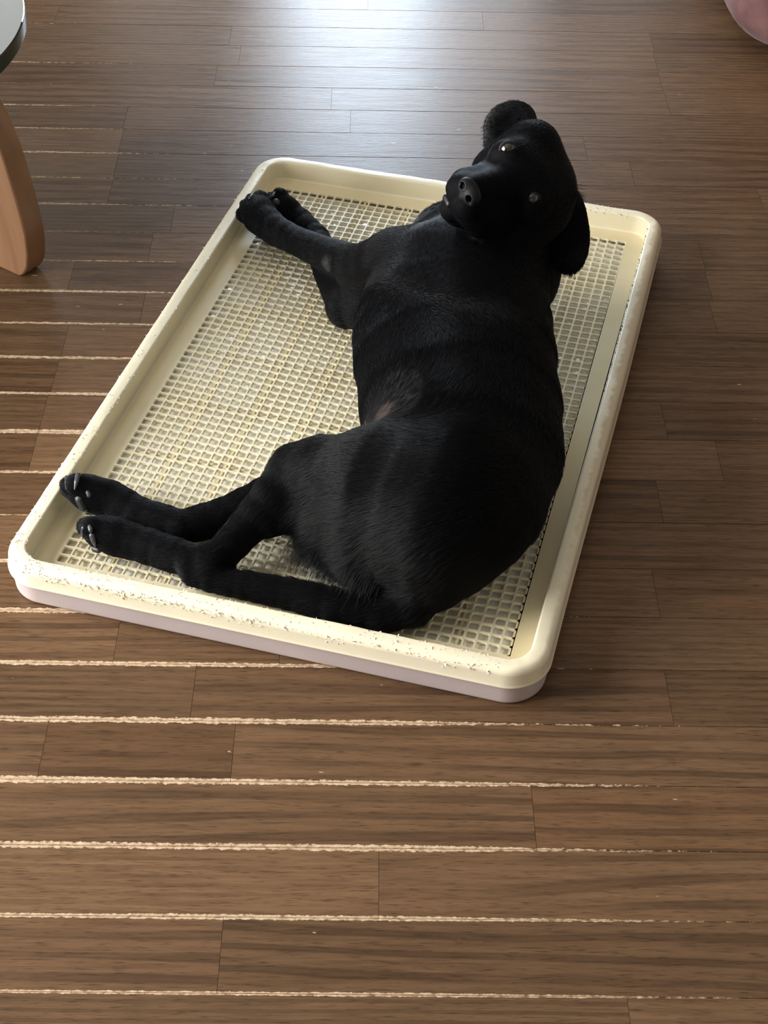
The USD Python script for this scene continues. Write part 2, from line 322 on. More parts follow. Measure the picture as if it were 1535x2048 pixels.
rim_prof = [(-0.0225, ZM)] + arc(-0.0225, ZM + 0.003, 0.003, -90, 0, 4) + [(-0.0195, 0.046)] + arc(-0.0165, ZT - 0.003, 0.003, 180, 90, 4) + [(-0.012, ZT + 0.0003), (-0.0095, ZT)] + arc(-0.0085, ZT - 0.009, 0.009, 90, 8, 6) \
    + [(0.0012, 0.0335), (0.0028, 0.0318), (0.0028, 0.0300), (0.0010, 0.0292), (-0.0015, 0.0292), (-0.0022, 0.036), (-0.0025, 0.043), (-0.010, 0.050), (-0.017, 0.050), (-0.0185, 0.044), (-0.0195, 0.024), (-0.0225, 0.0215)]
rim_mesh = ring_loft(rim_prof[::-1])
v = rim_mesh.vertices.copy()
top = np.clip((v[:, 2] - 0.044) / 0.006, 0, 1)
ch = fbm(np.column_stack([v[:, 0] * 55, v[:, 1] * 55, v[:, 2] * 20]), 3, 5) - 0.5
v[:, 2] += top * ch * 0.0016
rim_mesh.vertices = bow(v)
obj('rim', rim_mesh, RIMC, tray, smooth=50)
# flange between rim and lattice: ring from rounded inner rectangle to the lattice rectangle
def flange():
    seg = 10; outer = []
    for (sx, sy, a0) in ((1, 1, 0), (-1, 1, 90), (-1, -1, 180), (1, -1, 270)):
        for i in range(seg + 1):
            a = math.radians(a0 + 90.0 * i / seg); r = RC - 0.0222
            outer.append((sx * (U - RC) + math.cos(a) * r, sy * (V - RC) + math.sin(a) * r))
    from shapely.geometry import Polygon, box as sbox
    poly = Polygon(outer).difference(sbox(-MU, -MV, MU, MV))
    m_ = trimesh.creation.extrude_polygon(poly, 0.0035, engine='earcut'); m_.apply_translation((0, 0, ZM - 0.0035)); m_.vertices = bow(m_.vertices); return m_
obj('flange', flange(), CREAM, tray)
def lattice():
    pu, pv = 2 * MU / NU, 2 * MV / NV; hw = 0.00118
    # one cell: chamfered hole with rounded corners
    def rr(hx, hy, r, n=2):
        out = []
        for (sx, sy, a0) in ((1, 1, 0), (-1, 1, 90), (-1, -1, 180), (1, -1, 270)):
            for i in range(n + 1):
                a = math.radians(a0 + 90 * i / n); out.append((sx * (hx - r) + r * math.cos(a), sy * (hy - r) + r * math.sin(a)))
        return np.array(out)
    i0 = rr(pu / 2 - hw + 0.0003, pv / 2 - hw + 0.0003, 0.0019); i1 = rr(pu / 2 - hw, pv / 2 - hw, 0.0018); i2 = rr(pu / 2 - hw - 0.0002, pv / 2 - hw - 0.0002, 0.0018)
    o = np.array([(pu / 2, pv / 2), (-pu / 2, pv / 2), (-pu / 2, -pv / 2), (pu / 2, -pv / 2)])
    n = len(i0); cv, cf = [], []
    cv += [(x, y, ZM) for x, y in o] + [(x, y, ZM) for x, y in i0] + [(x, y, ZM - 0.0004) for x, y in i1] + [(x, y, ZM - 0.0027) for x, y in i2] + [(x, y, ZM - 0.0027) for x, y in o]
    per = n // 4
    for q in range(4):
        for i in range(per - 1): cf.append((q, 4 + q * per + i + 1, 4 + q * per + i)[::-1])
        a, b = 4 + q * per + per - 1, 4 + ((q + 1) % 4) * per
        cf.append((q, a, b)); cf.append((q, b, (q + 1) % 4))
    for q in range(4):
        for i in range(per - 1): pass
    for s in (4, 4 + n):
        for i in range(n):
            j = (i + 1) % n; cf += [(s + i, s + j, s + n + j), (s + i, s + n + j, s + n + i)]
    s = 4 + 2 * n; t_ = 4 + 3 * n
    for q in range(4):
        for i in range(per - 1): cf.append((t_ + q, s + q * per + i + 1, s + q * per + i))
        a, b = s + q * per + per - 1, s + ((q + 1) % 4) * per
        cf.append((t_ + q, b, a)); cf.append((t_ + q, t_ + (q + 1) % 4, b))
    cv, cf = np.array(cv), np.array(cf)
    cx = -MU + pu * (np.arange(NU) + 0.5); cy = -MV + pv * (np.arange(NV) + 0.5)
    c = np.array([(x, y, 0) for x in cx for y in cy])
    vv = (cv[None] + c[:, None]).reshape(-1, 3); ff = (cf[None] + (np.arange(len(c)) * len(cv))[:, None, None]).reshape(-1, 3)
    return trimesh.Trimesh(vv, ff, process=False)
lt = lattice()
trimesh.repair.fix_normals(lt) if False else None
obj('lattice', lt, LATT, tray)
for i in range(5, NU, 5):
    x = -MU + 2 * MU / NU * (i - 0.5)
    obj('support_rib', box(x - 0.0016, x + 0.0016, -MV, MV, 0.0075, ZM - 0.0031), CREAM, tray)
for i in range(8, NV, 8):
    y = -MV + 2 * MV / NV * (i - 0.5)
    obj('support_rib', box(-MU, MU, y - 0.0016, y + 0.0016, 0.0075, ZM - 0.0034), CREAM, tray)
base_prof = [(-0.10, 0.004), (-0.010, 0.004), (-0.0052, 0.007), (-0.0032, 0.0285), (-0.0008, 0.0288), (-0.0006, 0.0270), (-0.0016, 0.008)] + arc(-0.0066, 0.005, 0.005, 0, -90, 4) + [(-0.10, 0.0)]
base_mesh = ring_loft(base_prof); base_mesh.vertices = bow(base_mesh.vertices)
obj('base', base_mesh, BASEM, tray, smooth=40)
def pad_sheet():
    nx, ny = 130, 200
    xs, ys = np.linspace(-0.272, 0.272, nx), np.linspace(-0.428, 0.428, ny)
    X, Y = np.meshgrid(xs, ys, indexing='ij')
    P = np.column_stack([X.ravel(), Y.ravel(), np.zeros(X.size)])
    z = 0.0168 + 0.005 * np.abs(fbm(P * 42, 4, 3) - 0.5) + 0.002 * fbm(P * 12, 2, 8)
    P[:, 2] = z
    i = np.arange(nx * ny).reshape(nx, ny)
    q = np.column_stack([i[:-1, :-1].ravel(), i[1:, :-1].ravel(), i[1:, 1:].ravel(), i[:-1, 1:].ravel()])
    return P, np.vstack([q[:, [0, 1, 2]], q[:, [0, 2, 3]]])
pad = obj('pad_sheet', pad_sheet(), PAD, tray, smooth=True)
tag(pad, 'crinkled white pad under the lattice')
# ------------------------------------------------------------------ the dog: one smooth body modelled as a distance field
ZF = 0.0265                                   # top of the lattice, what the dog lies on
HEAD_F = np.array([-0.655, -0.225, 0.712]); HEAD_L = np.array([0.43, -0.90, 0.111])       # in camera axes: right, up, towards the camera
HEAD_F /= np.linalg.norm(HEAD_F); HEAD_L -= HEAD_F * (HEAD_L @ HEAD_F); HEAD_L /= np.linalg.norm(HEAD_L)
_c2w = lambda q: q[0] * RIGHT + q[1] * UP - q[2] * FWD
HF, HL = _c2w(HEAD_F), _c2w(HEAD_L); HU = np.cross(HF, HL)
HO = at(1052, 356, 0.290)                     # the point between the eyes
def hd(f, l, u): return HO + f * HF + l * HL + u * HU
def J(px, py, z, r): return (at(px, py, z), r)
class Field:
    def __init__(s, lo, hi, h):
        s.h = h; s.lo = np.array(lo, float); s.n = np.ceil((np.array(hi) - s.lo) / h).astype(int) + 1
        s.D = np.full(s.n, 1.0, np.float32)
        s.ax = [s.lo[i] + h * np.arange(s.n[i]) for i in range(3)]
    def window(s, lo, hi):
        a = np.clip(np.floor((lo - s.lo) / s.h).astype(int), 0, s.n - 1); b = np.clip(np.ceil((hi - s.lo) / s.h).astype(int) + 1, 1, s.n)
        sl = tuple(slice(a[i], b[i]) for i in range(3))
        return sl, s.ax[0][sl[0]][:, None, None], s.ax[1][sl[1]][None, :, None], s.ax[2][sl[2]][None, None, :]
    def put(s, sl, d, k, cut=False):
        D = s.D[sl]
        if cut:
            h = np.clip(0.5 - 0.5 * (D + d) / k, 0, 1); s.D[sl] = D * (1 - h) - d * h + k * h * (1 - h)
        else:
            h = np.clip(0.5 + 0.5 * (D - d) / k, 0, 1); s.D[sl] = D * (1 - h) + d * h - k * h * (1 - h)
def d_cone(X, Y, Z, A, ra, B, rb, ka=1.0, kb=1.0):
    """tapered limb from A to B; k flattens it vertically"""
    ab = B - A; L2 = ab @ ab + 1e-12
    t = np.clip(((X - A[0]) * ab[0] + (Y - A[1]) * ab[1] + (Z - A[2]) * ab[2]) / L2, 0, 1)
    k = ka + (kb - ka) * t
    dz = (Z - A[2] - t * ab[2]) * k
    q = np.sqrt((X - A[0] - t * ab[0]) ** 2 + (Y - A[1] - t * ab[1]) ** 2 + dz ** 2)
    d = q - (ra + (rb - ra) * t)
    return d if (ka == 1.0 and kb == 1.0) else d / np.maximum(1.0, 0.5 * (1 + k))
def limb(F, pts, k=0.02, cut=False):
    """a chain of joints (point, radius[, flattening])"""
    P = np.array([q[0] for q in pts]); mrg = max(q[1] for q in pts) + k + 0.01
    sl, X, Y, Z = F.window(P.min(0) - mrg, P.max(0) + mrg)
    d = None
    for a, b in zip(pts[:-1], pts[1:]):
        ka = a[2] if len(a) > 2 else 1.0; kb = b[2] if len(b) > 2 else 1.0
        e = d_cone(X, Y, Z, a[0], a[1], b[0], b[1], ka, kb)
        if d is None: d = e
        else:      # round the elbow of the chain a little without swelling it
            kk = min(0.03, 0.3 * min(a[1], b[1])); h = np.clip(0.5 + 0.5 * (d - e) / kk, 0, 1); d = d * (1 - h) + e * h - 0.25 * kk * h * (1 - h)
    F.put(sl, d, k, cut)
def blob(F, c, radii, axes, k=0.02, cut=False):
    """an ellipsoid with its own axes (rows)"""
    c = np.asarray(c); radii = np.asarray(radii, float); axes = np.asarray(axes, float)
    mrg = radii.max() + k + 0.01
    sl, X, Y, Z = F.window(c - mrg, c + mrg)
    q = 0; g = 0
    for a, r in zip(axes, radii):
        p = ((X - c[0]) * a[0] + (Y - c[1]) * a[1] + (Z - c[2]) * a[2]) / r
        q = q + p * p; g = g + (p / r) ** 2
    q = np.sqrt(q); F.put(sl, q * (q - 1) / np.maximum(np.sqrt(g), 1e-6), k, cut)
def orth(a, b):
    a = np.array(a, float); a /= np.linalg.norm(a); b = np.array(b, float); b -= a * (a @ b); b /= np.linalg.norm(b)
    return np.array([a, b, np.cross(a, b)])
def ray_hit(F, px, py):
    d = (px - IW / 2) / FPX * RIGHT - (py - IH / 2) / FPX * UP + FWD; d /= np.linalg.norm(d)
    for t in np.arange(1.2, 2.8, 0.001):
        i = np.round((CAM + d * t - F.lo) / F.h).astype(int)
        if (i >= 0).all() and (i < F.n).all() and F.D[tuple(i)] < 0: return CAM + d * t
    return None
def surface_nets(F):
    D, n, h = F.D, F.n, F.h
    s = D < 0
    c = np.zeros(np.array(n) - 1, np.int8)
    for o in np.ndindex(2, 2, 2): c += s[o[0]:n[0] - 1 + o[0], o[1]:n[1] - 1 + o[1], o[2]:n[2] - 1 + o[2]]
    cells = np.argwhere((c > 0) & (c < 8)); idx = -np.ones(c.shape, np.int64); idx[tuple(cells.T)] = np.arange(len(cells))
    P = np.zeros((len(cells), 3)); cnt = np.zeros(len(cells))
    corners = list(np.ndindex(2, 2, 2))
    for a in range(8):
        for ax in range(3):
            if corners[a][ax] == 0:
                b = list(corners[a]); b[ax] = 1
                va = D[tuple((cells + corners[a]).T)]; vb = D[tuple((cells + b).T)]
                m_ = (va < 0) != (vb < 0); t = va[m_] / (va[m_] - vb[m_])
                q = np.tile(np.array(corners[a], float), (m_.sum(), 1)); q[:, ax] += t
                P[m_] += q; cnt[m_] += 1
    V_ = F.lo + (cells + P / cnt[:, None]) * h
    faces = []
    for ax in range(3):
        u, w = (ax + 1) % 3, (ax + 2) % 3
        sl0 = [slice(None)] * 3; sl1 = [slice(None)] * 3; sl0[ax] = slice(0, -1); sl1[ax] = slice(1, None)
        e = s[tuple(sl0)] != s[tuple(sl1)]
        E = np.argwhere(e); E = E[(E[:, u] > 0) & (E[:, w] > 0) & (E[:, u] < n[u] - 1) & (E[:, w] < n[w] - 1)]
        inside = s[tuple(E.T)]
        q = []
        for (du, dw) in ((-1, -1), (0, -1), (0, 0), (-1, 0)):
            g = E.copy(); g[:, u] += du; g[:, w] += dw; q.append(idx[tuple(g.T)])
        q = np.column_stack(q); q[~inside] = q[~inside][:, ::-1]
        faces.append(q)
    Q = np.vstack(faces)
    return V_, np.vstack([Q[:, [0, 1, 2]], Q[:, [0, 2, 3]]])
def refine(F, V_, T_, relax):
    """evens the net and draws it back onto the field's zero surface"""
    from scipy.ndimage import map_coordinates
    g = np.gradient(F.D, F.h)
    for it in (6, 4):
        V_ = relax(V_, T_, it)
        q = ((V_ - F.lo) / F.h).T
        d = map_coordinates(F.D, q, order=1, mode='nearest'); G_ = np.stack([map_coordinates(c, q, order=1, mode='nearest') for c in g], 1)
        s = (G_ ** 2).sum(1)
        V_ = V_ - (np.clip(d, -F.h, F.h) / np.maximum(s, 0.2))[:, None] * G_
    return relax(V_, T_, 2)
def build_dog(h=0.003):
    F = Field((-0.47, 1.04, 0.015), (0.36, 2.12, 0.40), h)
    Z3 = np.array([0, 0, 1.0])
    # trunk: ribcage, loin, croup (horizontal half-breadth, flattened in height)
    T = [(978, 545, .137, .084, 1.0), (914, 610, .132, .113, 1.16), (906, 680, .130, .1195, 1.22), (912, 750, .127, .1165, 1.2), (922, 830, .121, .113, 1.15),
         (930, 910, .118, .106, 1.10), (922, 985, .114, .092, 1.05), (886, 1045, .100, .073, 1.0)]
    limb(F, [(at(x, y, z), r, k) for x, y, z, r, k in T], 0.03)
    # shoulder and neck
    limb(F, [J(930, 580, .148, .076), J(985, 510, .165, .066), J(1050, 415, .190, .052)], 0.03)
    limb(F, [J(850, 545, .128, .053), J(905, 490, .140, .054), J(955, 465, .150, .050)], 0.03)
    limb(F, [J(985, 600, .107, .068), J(1040, 548, .130, .037), J(1078, 470, .15, .035)], 0.03)
    # hind quarters
    limb(F, [J(895, 1010, .128, .082), J(765, 972, .126, .067), J(645, 948, .112, .042), J(598, 946, .105, .031)], 0.025)
    limb(F, [J(850, 1085, .096, .064), J(755, 1085, .085, .050), J(670, 1045, .085, .038)], 0.025)
    limb(F, [J(800, 1138, .055, .034), J(725, 1115, .056, .029), J(645, 1066, .060, .028)], 0.02)
    # upper hind leg: stifle, hock, paw
    limb(F, [J(600, 946, .105, .030), J(556, 990, .092, .027), J(495, 1053, .070, .0205), J(430, 1123, .052, .0175)], 0.015)
    limb(F, [J(640, 1005, .085, .028), J(550, 1035, .075, .018)], 0.015)
    limb(F, [J(430, 1123, .052, .0175), J(385, 1122, .048, .0190), J(300, 1094, .046, .0195), J(245, 1077, .046, .0205)], 0.010)
    # lower hind leg
    limb(F, [J(640, 972, .070, .030), J(535, 1000, .058, .026), J(450, 1032, .050, .0210), J(365, 1055, .046, .0195), J(280, 1030, .046, .0195), J(222, 1000, .050, .0215)], 0.010)
    # upper fore leg
    limb(F, [J(880, 555, .160, .055), J(790, 532, .145, .045), J(715, 537, .112, .028)], 0.02)
    limb(F, [J(715, 533, .112, .0265), J(650, 507, .090, .0215), J(590, 481, .072, .0190), J(552, 462, .066, .0205), J(522, 437, .062, .0235)], 0.010)
    # lower fore leg, elbow under the chest
    limb(F, [J(800, 600, .085, .050), J(735, 612, .068, .034), J(697, 614, .060, .0270)], 0.018)
    limb(F, [J(695, 612, .058, .0265), J(662, 545, .050, .0230), J(632, 478, .046, .0190), J(600, 445, .046, .0190), J(575, 428, .048, .0200)], 0.010)
    # tail
    tail = [J(888, 1105, .090, .036), J(870, 1160, .072, .0275), J(828, 1207, .055, .0225), J(770, 1228, .046, .0190), J(680, 1214, .046, .0180), J(590, 1191, .044, .0160), J(500, 1172, .043, .0150), J(430, 1160, .042, .0135), J(390, 1154, .041, .0105)]
    limb(F, tail, 0.012)
    # paws: pad of the foot and four toes
    def paw(c, fwd, side, r, spread=0.68):
        A = orth(fwd, side)
        blob(F, c, (r * 1.2, r * 1.0, r * 0.85), A, 0.010)
        for i, o in enumerate((-1.1, -0.38, 0.38, 1.1)):
            a = c + A[0] * r * (0.55 if i in (0, 3) else 0.9) + A[1] * r * o * spread
            blob(F, a, (r * 0.58, r * 0.40, r * 0.50), A, 0.0035)
    G['paws'] = {}
    def make_paw(key, tip, heel, side, r):
        c = at(*tip); f = c - at(*heel); paw(c, f, side, r); G['paws'][key] = (c, orth(f, side), r)
    # side = direction in which the toes are spread
    make_paw('hind_upper', (214, 1068, .048), (294, 1092, .046), np.array([0.1, -0.55, 0.75]), .0230)
    make_paw('hind_lower', (182, 987, .055), (254, 1009, .048), np.array([0.1, -0.45, 0.85]), .0240)
    make_paw('fore_upper', (513, 422, .064), (552, 462, .066), np.array([0.75, 0.35, 0.55]), .0235)
    make_paw('fore_lower', (563, 420, .053), (605, 452, .046), np.array([0.5, 0.2, 0.8]), .0225)
    # head
    A = np.array([HF, HL, HU])
    blob(F, hd(-.036, 0, -.022), (.060, .056, .048), A, 0.02)
    blob(F, hd(-.050, -.046, -.006), (.034, .027, .030), A, 0.03)
    for s in (-1, 1):
        blob(F, hd(.000, s * .024, .004), (.030, .020, .016), A, 0.015)
        blob(F, hd(-.028, s * .043, -.040), (.044, .022, .034), A, 0.02)
        blob(F, hd(.008, s * .036, -.006), (.020, .016, .018), A, 0.010)
    limb(F, [(hd(-.01, 0, -.022), .042), (hd(.040, 0, -.030), .031), (hd(.076, 0, -.030), .0250)], 0.015)
    limb(F, [(hd(.0, 0, .0), .022), (hd(.055, 0, -.009), .0165), (hd(.088, 0, -.013), .0145)], 0.012)
    for s, w in ((-1, .95), (1, 1.0)):
        limb(F, [(hd(.025, s * .020 * w, -.040), .0235 * w), (hd(.066, s * .0175 * w, -.034), .0205 * w), (hd(.085, s * .0112, -.0290), .0165 * w)], 0.010)
    # the left lip hangs, the head being rolled to that side
    limb(F, [(hd(.020, .026, -.056), .019), (hd(.055, .024, -.049), .0175), (hd(.074, .016, -.041), .0150)], 0.010)
    # lower jaw below the lips
    limb(F, [(hd(-.03, 0, -.066), .036), (hd(.028, .002, -.069), .0225), (hd(.066, .002, -.060), .0180), (hd(.080, .001, -.0555), .0150)], 0.004)
    # mouth line, philtrum, eye sockets
    limb(F, [(hd(.100, 0, -.0425), .0022), (hd(.094, -.015, -.0445), .0022), (hd(.070, -.034, -.052), .0018), (hd(.045, -.042, -.056), .001)], 0.003, cut=True)
    limb(F, [(hd(.100, 0, -.0425), .0022), (hd(.094, .017, -.0500), .0022), (hd(.072, .036, -.062), .0022), (hd(.045, .046, -.068), .001)], 0.003, cut=True)
    limb(F, [(hd(.106, 0, -.020), .0016), (hd(.103, 0, -.042), .0016)], 0.003, cut=True)
    return F
def ear_fields():
    # right ear: folded forward over the temple, its inner side up
    E = Field(at(1022, 250, .305) - .075, at(1022, 250, .305) + .075, 0.0016)
    x = _c2w(np.array([0.93, 0.36, 0.0])); y = _c2w(np.array([-0.34, 0.86, 0.38])); A = orth(x, y)
    c = at(1020, 250, .305)
    blob(E, c, (.0335, .0285, .0075), A, 0.006)
    blob(E, c - A[0] * .020 - A[1] * .012, (.018, .016, .006), A, 0.006)
    limb(E, [(at(1040, 247, .300), .009), (at(1062, 256, .290), .010)], 0.014)
    blob(E, c + A[2] * (.012 if A[2] @ FWD < 0 else -.012), (.022, .018, .009), A, 0.006, cut=True)
    # left ear: hanging along the neck
    c = at(1127, 458, .205)
    E2 = Field(c - .10, c + .10, 0.0018)
    x = _c2w(np.array([0.16, -0.98, 0.0])); y = _c2w(np.array([0.90, 0.2, 0.35]))
    blob(E2, c, (.056, .031, .0095), orth(x, y), 0.012)
    limb(E2, [(at(1118, 388, .245), .017), (at(1134, 430, .215), .013)], 0.018)
    return E, E2
G = {}
# ------------------------------------------------------------------ dog: meshes and fur
def relax(V_, T_, it=4, lam=0.5):
    from scipy import sparse
    n = len(V_)
    i = np.concatenate([T_[:, 0], T_[:, 1], T_[:, 2]]); j = np.concatenate([T_[:, 1], T_[:, 2], T_[:, 0]])
    M = sparse.coo_matrix((np.ones(len(i)), (i, j)), shape=(n, n)).tocsr(); M = ((M + M.T) > 0).astype(float)
    D = sparse.diags(1.0 / np.maximum(np.asarray(M.sum(1)).ravel(), 1)); M = D @ M
    for k in range(it):
        V_ = V_ + (lam if k % 2 == 0 else -lam * 1.04) * (M @ V_ - V_)
    return V_
DO = at(900, 800, 0.0); DO[2] = ZF
dog = thing('dog', 'black short-haired dog lying on its side in the cream tray, looking back over it', 'dog', DO)
dogF = build_dog(0.0025)
BV, BT = surface_nets(dogF); BV = refine(dogF, BV, BT, relax)
def settle(P):
    """keeps points above the lattice and inside the tray's walls"""
    P = np.array(P); P[..., 2] = np.maximum(P[..., 2], ZF)
    q = P[..., :2] - TC; u, v = q @ TE, q @ TN; low = P[..., 2] < ZT - 0.001
    du = np.where(low, np.clip(u, -0.2790, 0.2790) - u, 0.0); dv = np.where(low, np.clip(v, -0.4365, 0.4365) - v, 0.0)
    P[..., :2] += du[..., None] * TE + dv[..., None] * TN
    return P
BV = settle(BV)
def fur_skin(name, patches):
    """black coat; patches: (centre, radius, colour, strength) of bare or callused skin"""
    n = {'t': ('texture_coordinate', {}), 'n': ('noise_texture', {'scale': 160.0, 'detail': 3.0}), 'b': ('bump', {'strength': 0.25, 'distance': 0.0008}),
         'nz': ('noise_texture', {'scale': 70.0, 'detail': 4.0, 'roughness': 0.7}),
         'r': ('rgb_ramp', {'ramp': [(0.3, (0.0030, 0.0030, 0.0038)), (0.7, (0.0050, 0.0050, 0.0062))]}),
         'p': ('principled_bsdf', {'roughness': 0.6, 'specular_ior_level': 0.025, 'sheen_weight': 0.0, 'sheen_tint': (0.75, 0.85, 1.0), 'sheen_roughness': 0.35})}
    L = [('t.object', 'n.vector'), ('n.fac', 'b.height'), ('b.normal', 'p.normal'), ('t.object', 'nz.vector'), ('n.fac', 'r.fac')]
    last = 'r.color'
    for k, (c, rad, col, st_) in enumerate(patches):
        c = np.asarray(c) - DO
        n.update({f'd{k}': ('vector_math', {'math_type': 'distance', 'vector2': tuple(map(float, c))}), f'a{k}': ('math', {'math_type': 'multiply_add', 'value2': 1.1 * rad, 'value3': -0.55 * rad}), f's{k}': ('math', {'math_type': 'add'}),
                  f'm{k}': ('map_range', {'from_min': rad * 0.35, 'from_max': rad, 'to_min': st_, 'to_max': 0.0, 'clamp': True}), f'x{k}': ('mix', {'mix_type': 'mix', 'color2': col})})
        L += [('t.object', f'd{k}.vector1'), ('nz.fac', f'a{k}.value1'), (f'd{k}.value', f's{k}.value1'), (f'a{k}.value', f's{k}.value2'), (f's{k}.value', f'm{k}.value'), (last, f'x{k}.color1'), (f'm{k}.result', f'x{k}.fac')]
        last = f'x{k}.color'
    L.append((last, 'p.base_color'))
    return mat(name, n, L)
hit = lambda x, y: ray_hit(dogF, x, y)
PATCH = [(hit(790, 790), .052, (0.018, 0.0175, 0.019), 0.8), (hit(768, 825), .020, (0.060, 0.045, 0.041), 0.8), (hit(728, 846), .010, (0.15, 0.115, 0.105), 0.9), (hit(653, 530), .016, (0.050, 0.054, 0.056), 0.75)]
SKIN = fur_skin('dog_coat', PATCH)
obj('body', (BV - DO, BT), SKIN, dog, smooth=True)
EV = []
EARM = mat('dog_ear_coat', {'t': ('texture_coordinate', {}), 'n': ('noise_texture', {'scale': 260.0, 'detail': 3.0}), 'b': ('bump', {'strength': 0.3, 'distance': 0.0008}),
                            'p': ('principled_bsdf', {'base_color': (0.0085, 0.009, 0.011), 'roughness': 0.55, 'specular_ior_level': 0.22})}, [('t.object', 'n.vector'), ('n.fac', 'b.height'), ('b.normal', 'p.normal')])
for E_ in ear_fields():
    v_, t_ = surface_nets(E_); v_ = refine(E_, v_, t_, relax); EV.append((v_, t_))
    obj('ear', (v_ - DO, t_), (EARM if len(EV) == 1 else SKIN), dog, smooth=True)
import manifold3d as m3
# nose
NOSE = mat('dog_nose', {'t': ('texture_coordinate', {}), 'v': ('voronoi_texture', {'scale': 900.0}), 'b': ('bump', {'strength': 0.25, 'distance': 0.0004}),
                        'p': ('principled_bsdf', {'base_color': (0.008, 0.008, 0.010), 'roughness': 0.52, 'specular_ior_level': 0.18, 'coat_weight': 0.0, 'coat_roughness': 0.3})}, [('t.object', 'v.vector'), ('v.distance', 'b.height'), ('b.normal', 'p.normal')])
nc = hit(936, 384)
q = nc - HO; nf, nl, nu = q @ HF, q @ HL, q @ HU
A3 = np.array([HF, HL, HU])
NFd = Field(nc - .035, nc + .035, 0.0008)
c0 = hd(nf - .0035, nl, nu)
blob(NFd, c0, (.0095, .0165, .0115), A3, 0.004)
for s in (-1, 1):
    blob(NFd, c0 + HL * s * .0085 + HF * .002, (.0085, .0085, .0085), A3, 0.004)
blob(NFd, c0 - HU * .008 + HF * .001, (.007, .006, .008), A3, 0.004)
for s in (-1, 1):
    limb(NFd, [(c0 + HL * s * .0088 + HF * .0120 + HU * .0005, .0042), (c0 + HL * s * .0150 + HF * .0085 - HU * .0050, .0024)], 0.0015, cut=True)
    limb(NFd, [(c0 + HL * s * .0085 + HF * .004, .0034), (c0 + HL * s * .0088 + HF * .0125, .0043)], 0.001, cut=True)
limb(NFd, [(c0 + HF * .0125 + HU * .002, .0009), (c0 + HF * .0090 - HU * .014, .0009)], 0.0015, cut=True)
v_, t_ = surface_nets(NFd); obj('nose', (refine(NFd, v_, t_, relax) - DO, t_), NOSE, dog, smooth=True)
LIP = mat('dog_lip', {'p': ('principled_bsdf', {'base_color': (0.008, 0.008, 0.010), 'roughness': 0.34, 'specular_ior_level': 0.3})})
lip_a, lip_b = hit(893, 396), hit(899, 408); tc_ = CAM - lip_a; tc_ /= np.linalg.norm(tc_)
lipm = m3.Manifold.batch_hull([m3.Manifold.sphere(.0050, 20).translate(tuple(map(float, q_ - tc_ * .0045))) for q_ in (lip_a, lip_b)]).to_mesh()
tag(obj('lower_lip', (lipm.vert_properties[:, :3] - DO, lipm.tri_verts), LIP, dog, smooth=60), 'moist dark lower lip')
# eyes
IRIS = mat('dog_iris', {'p': ('principled_bsdf', {'base_color': (0.016, 0.008, 0.005), 'roughness': 0.08, 'coat_weight': 1.0, 'coat_roughness': 0.02})})
PUPIL = mat('dog_pupil', {'p': ('principled_bsdf', {'base_color': (0.002, 0.002, 0.002), 'roughness': 0.08, 'coat_weight': 1.0, 'coat_roughness': 0.02})})
SCLERA = mat('dog_sclera', {'p': ('principled_bsdf', {'base_color': (0.16, 0.14, 0.13), 'roughness': 0.15, 'coat_weight': 1.0, 'coat_roughness': 0.03})})
LID = mat('dog_eyelid', {'p': ('principled_bsdf', {'base_color': (0.007, 0.0065, 0.007), 'roughness': 0.55, 'specular_ior_level': 0.25})})
def ball_cap(c, axis, r, a0, a1, n=28, rings=8):
    """part of a sphere between two polar angles about an axis"""
    A = orth(axis, HU if abs(np.dot(HU, axis)) < 0.9 else HL); v, f = [], []
    for i in range(rings + 1):
        a = math.radians(a0 + (a1 - a0) * i / rings)
        for j in range(n):
            b = 2 * math.pi * j / n
            v.append(c + r * (math.cos(a) * A[0] + math.sin(a) * (math.cos(b) * A[1] + math.sin(b) * A[2])))
    for i in range(rings):
        for j in range(n):
            k = (j + 1) % n; p0, p1, p2, p3 = i * n + j, i * n + k, (i + 1) * n + k, (i + 1) * n + j
            f += [(p0, p3, p2), (p0, p2, p1)]
    return np.array(v), np.array(f)
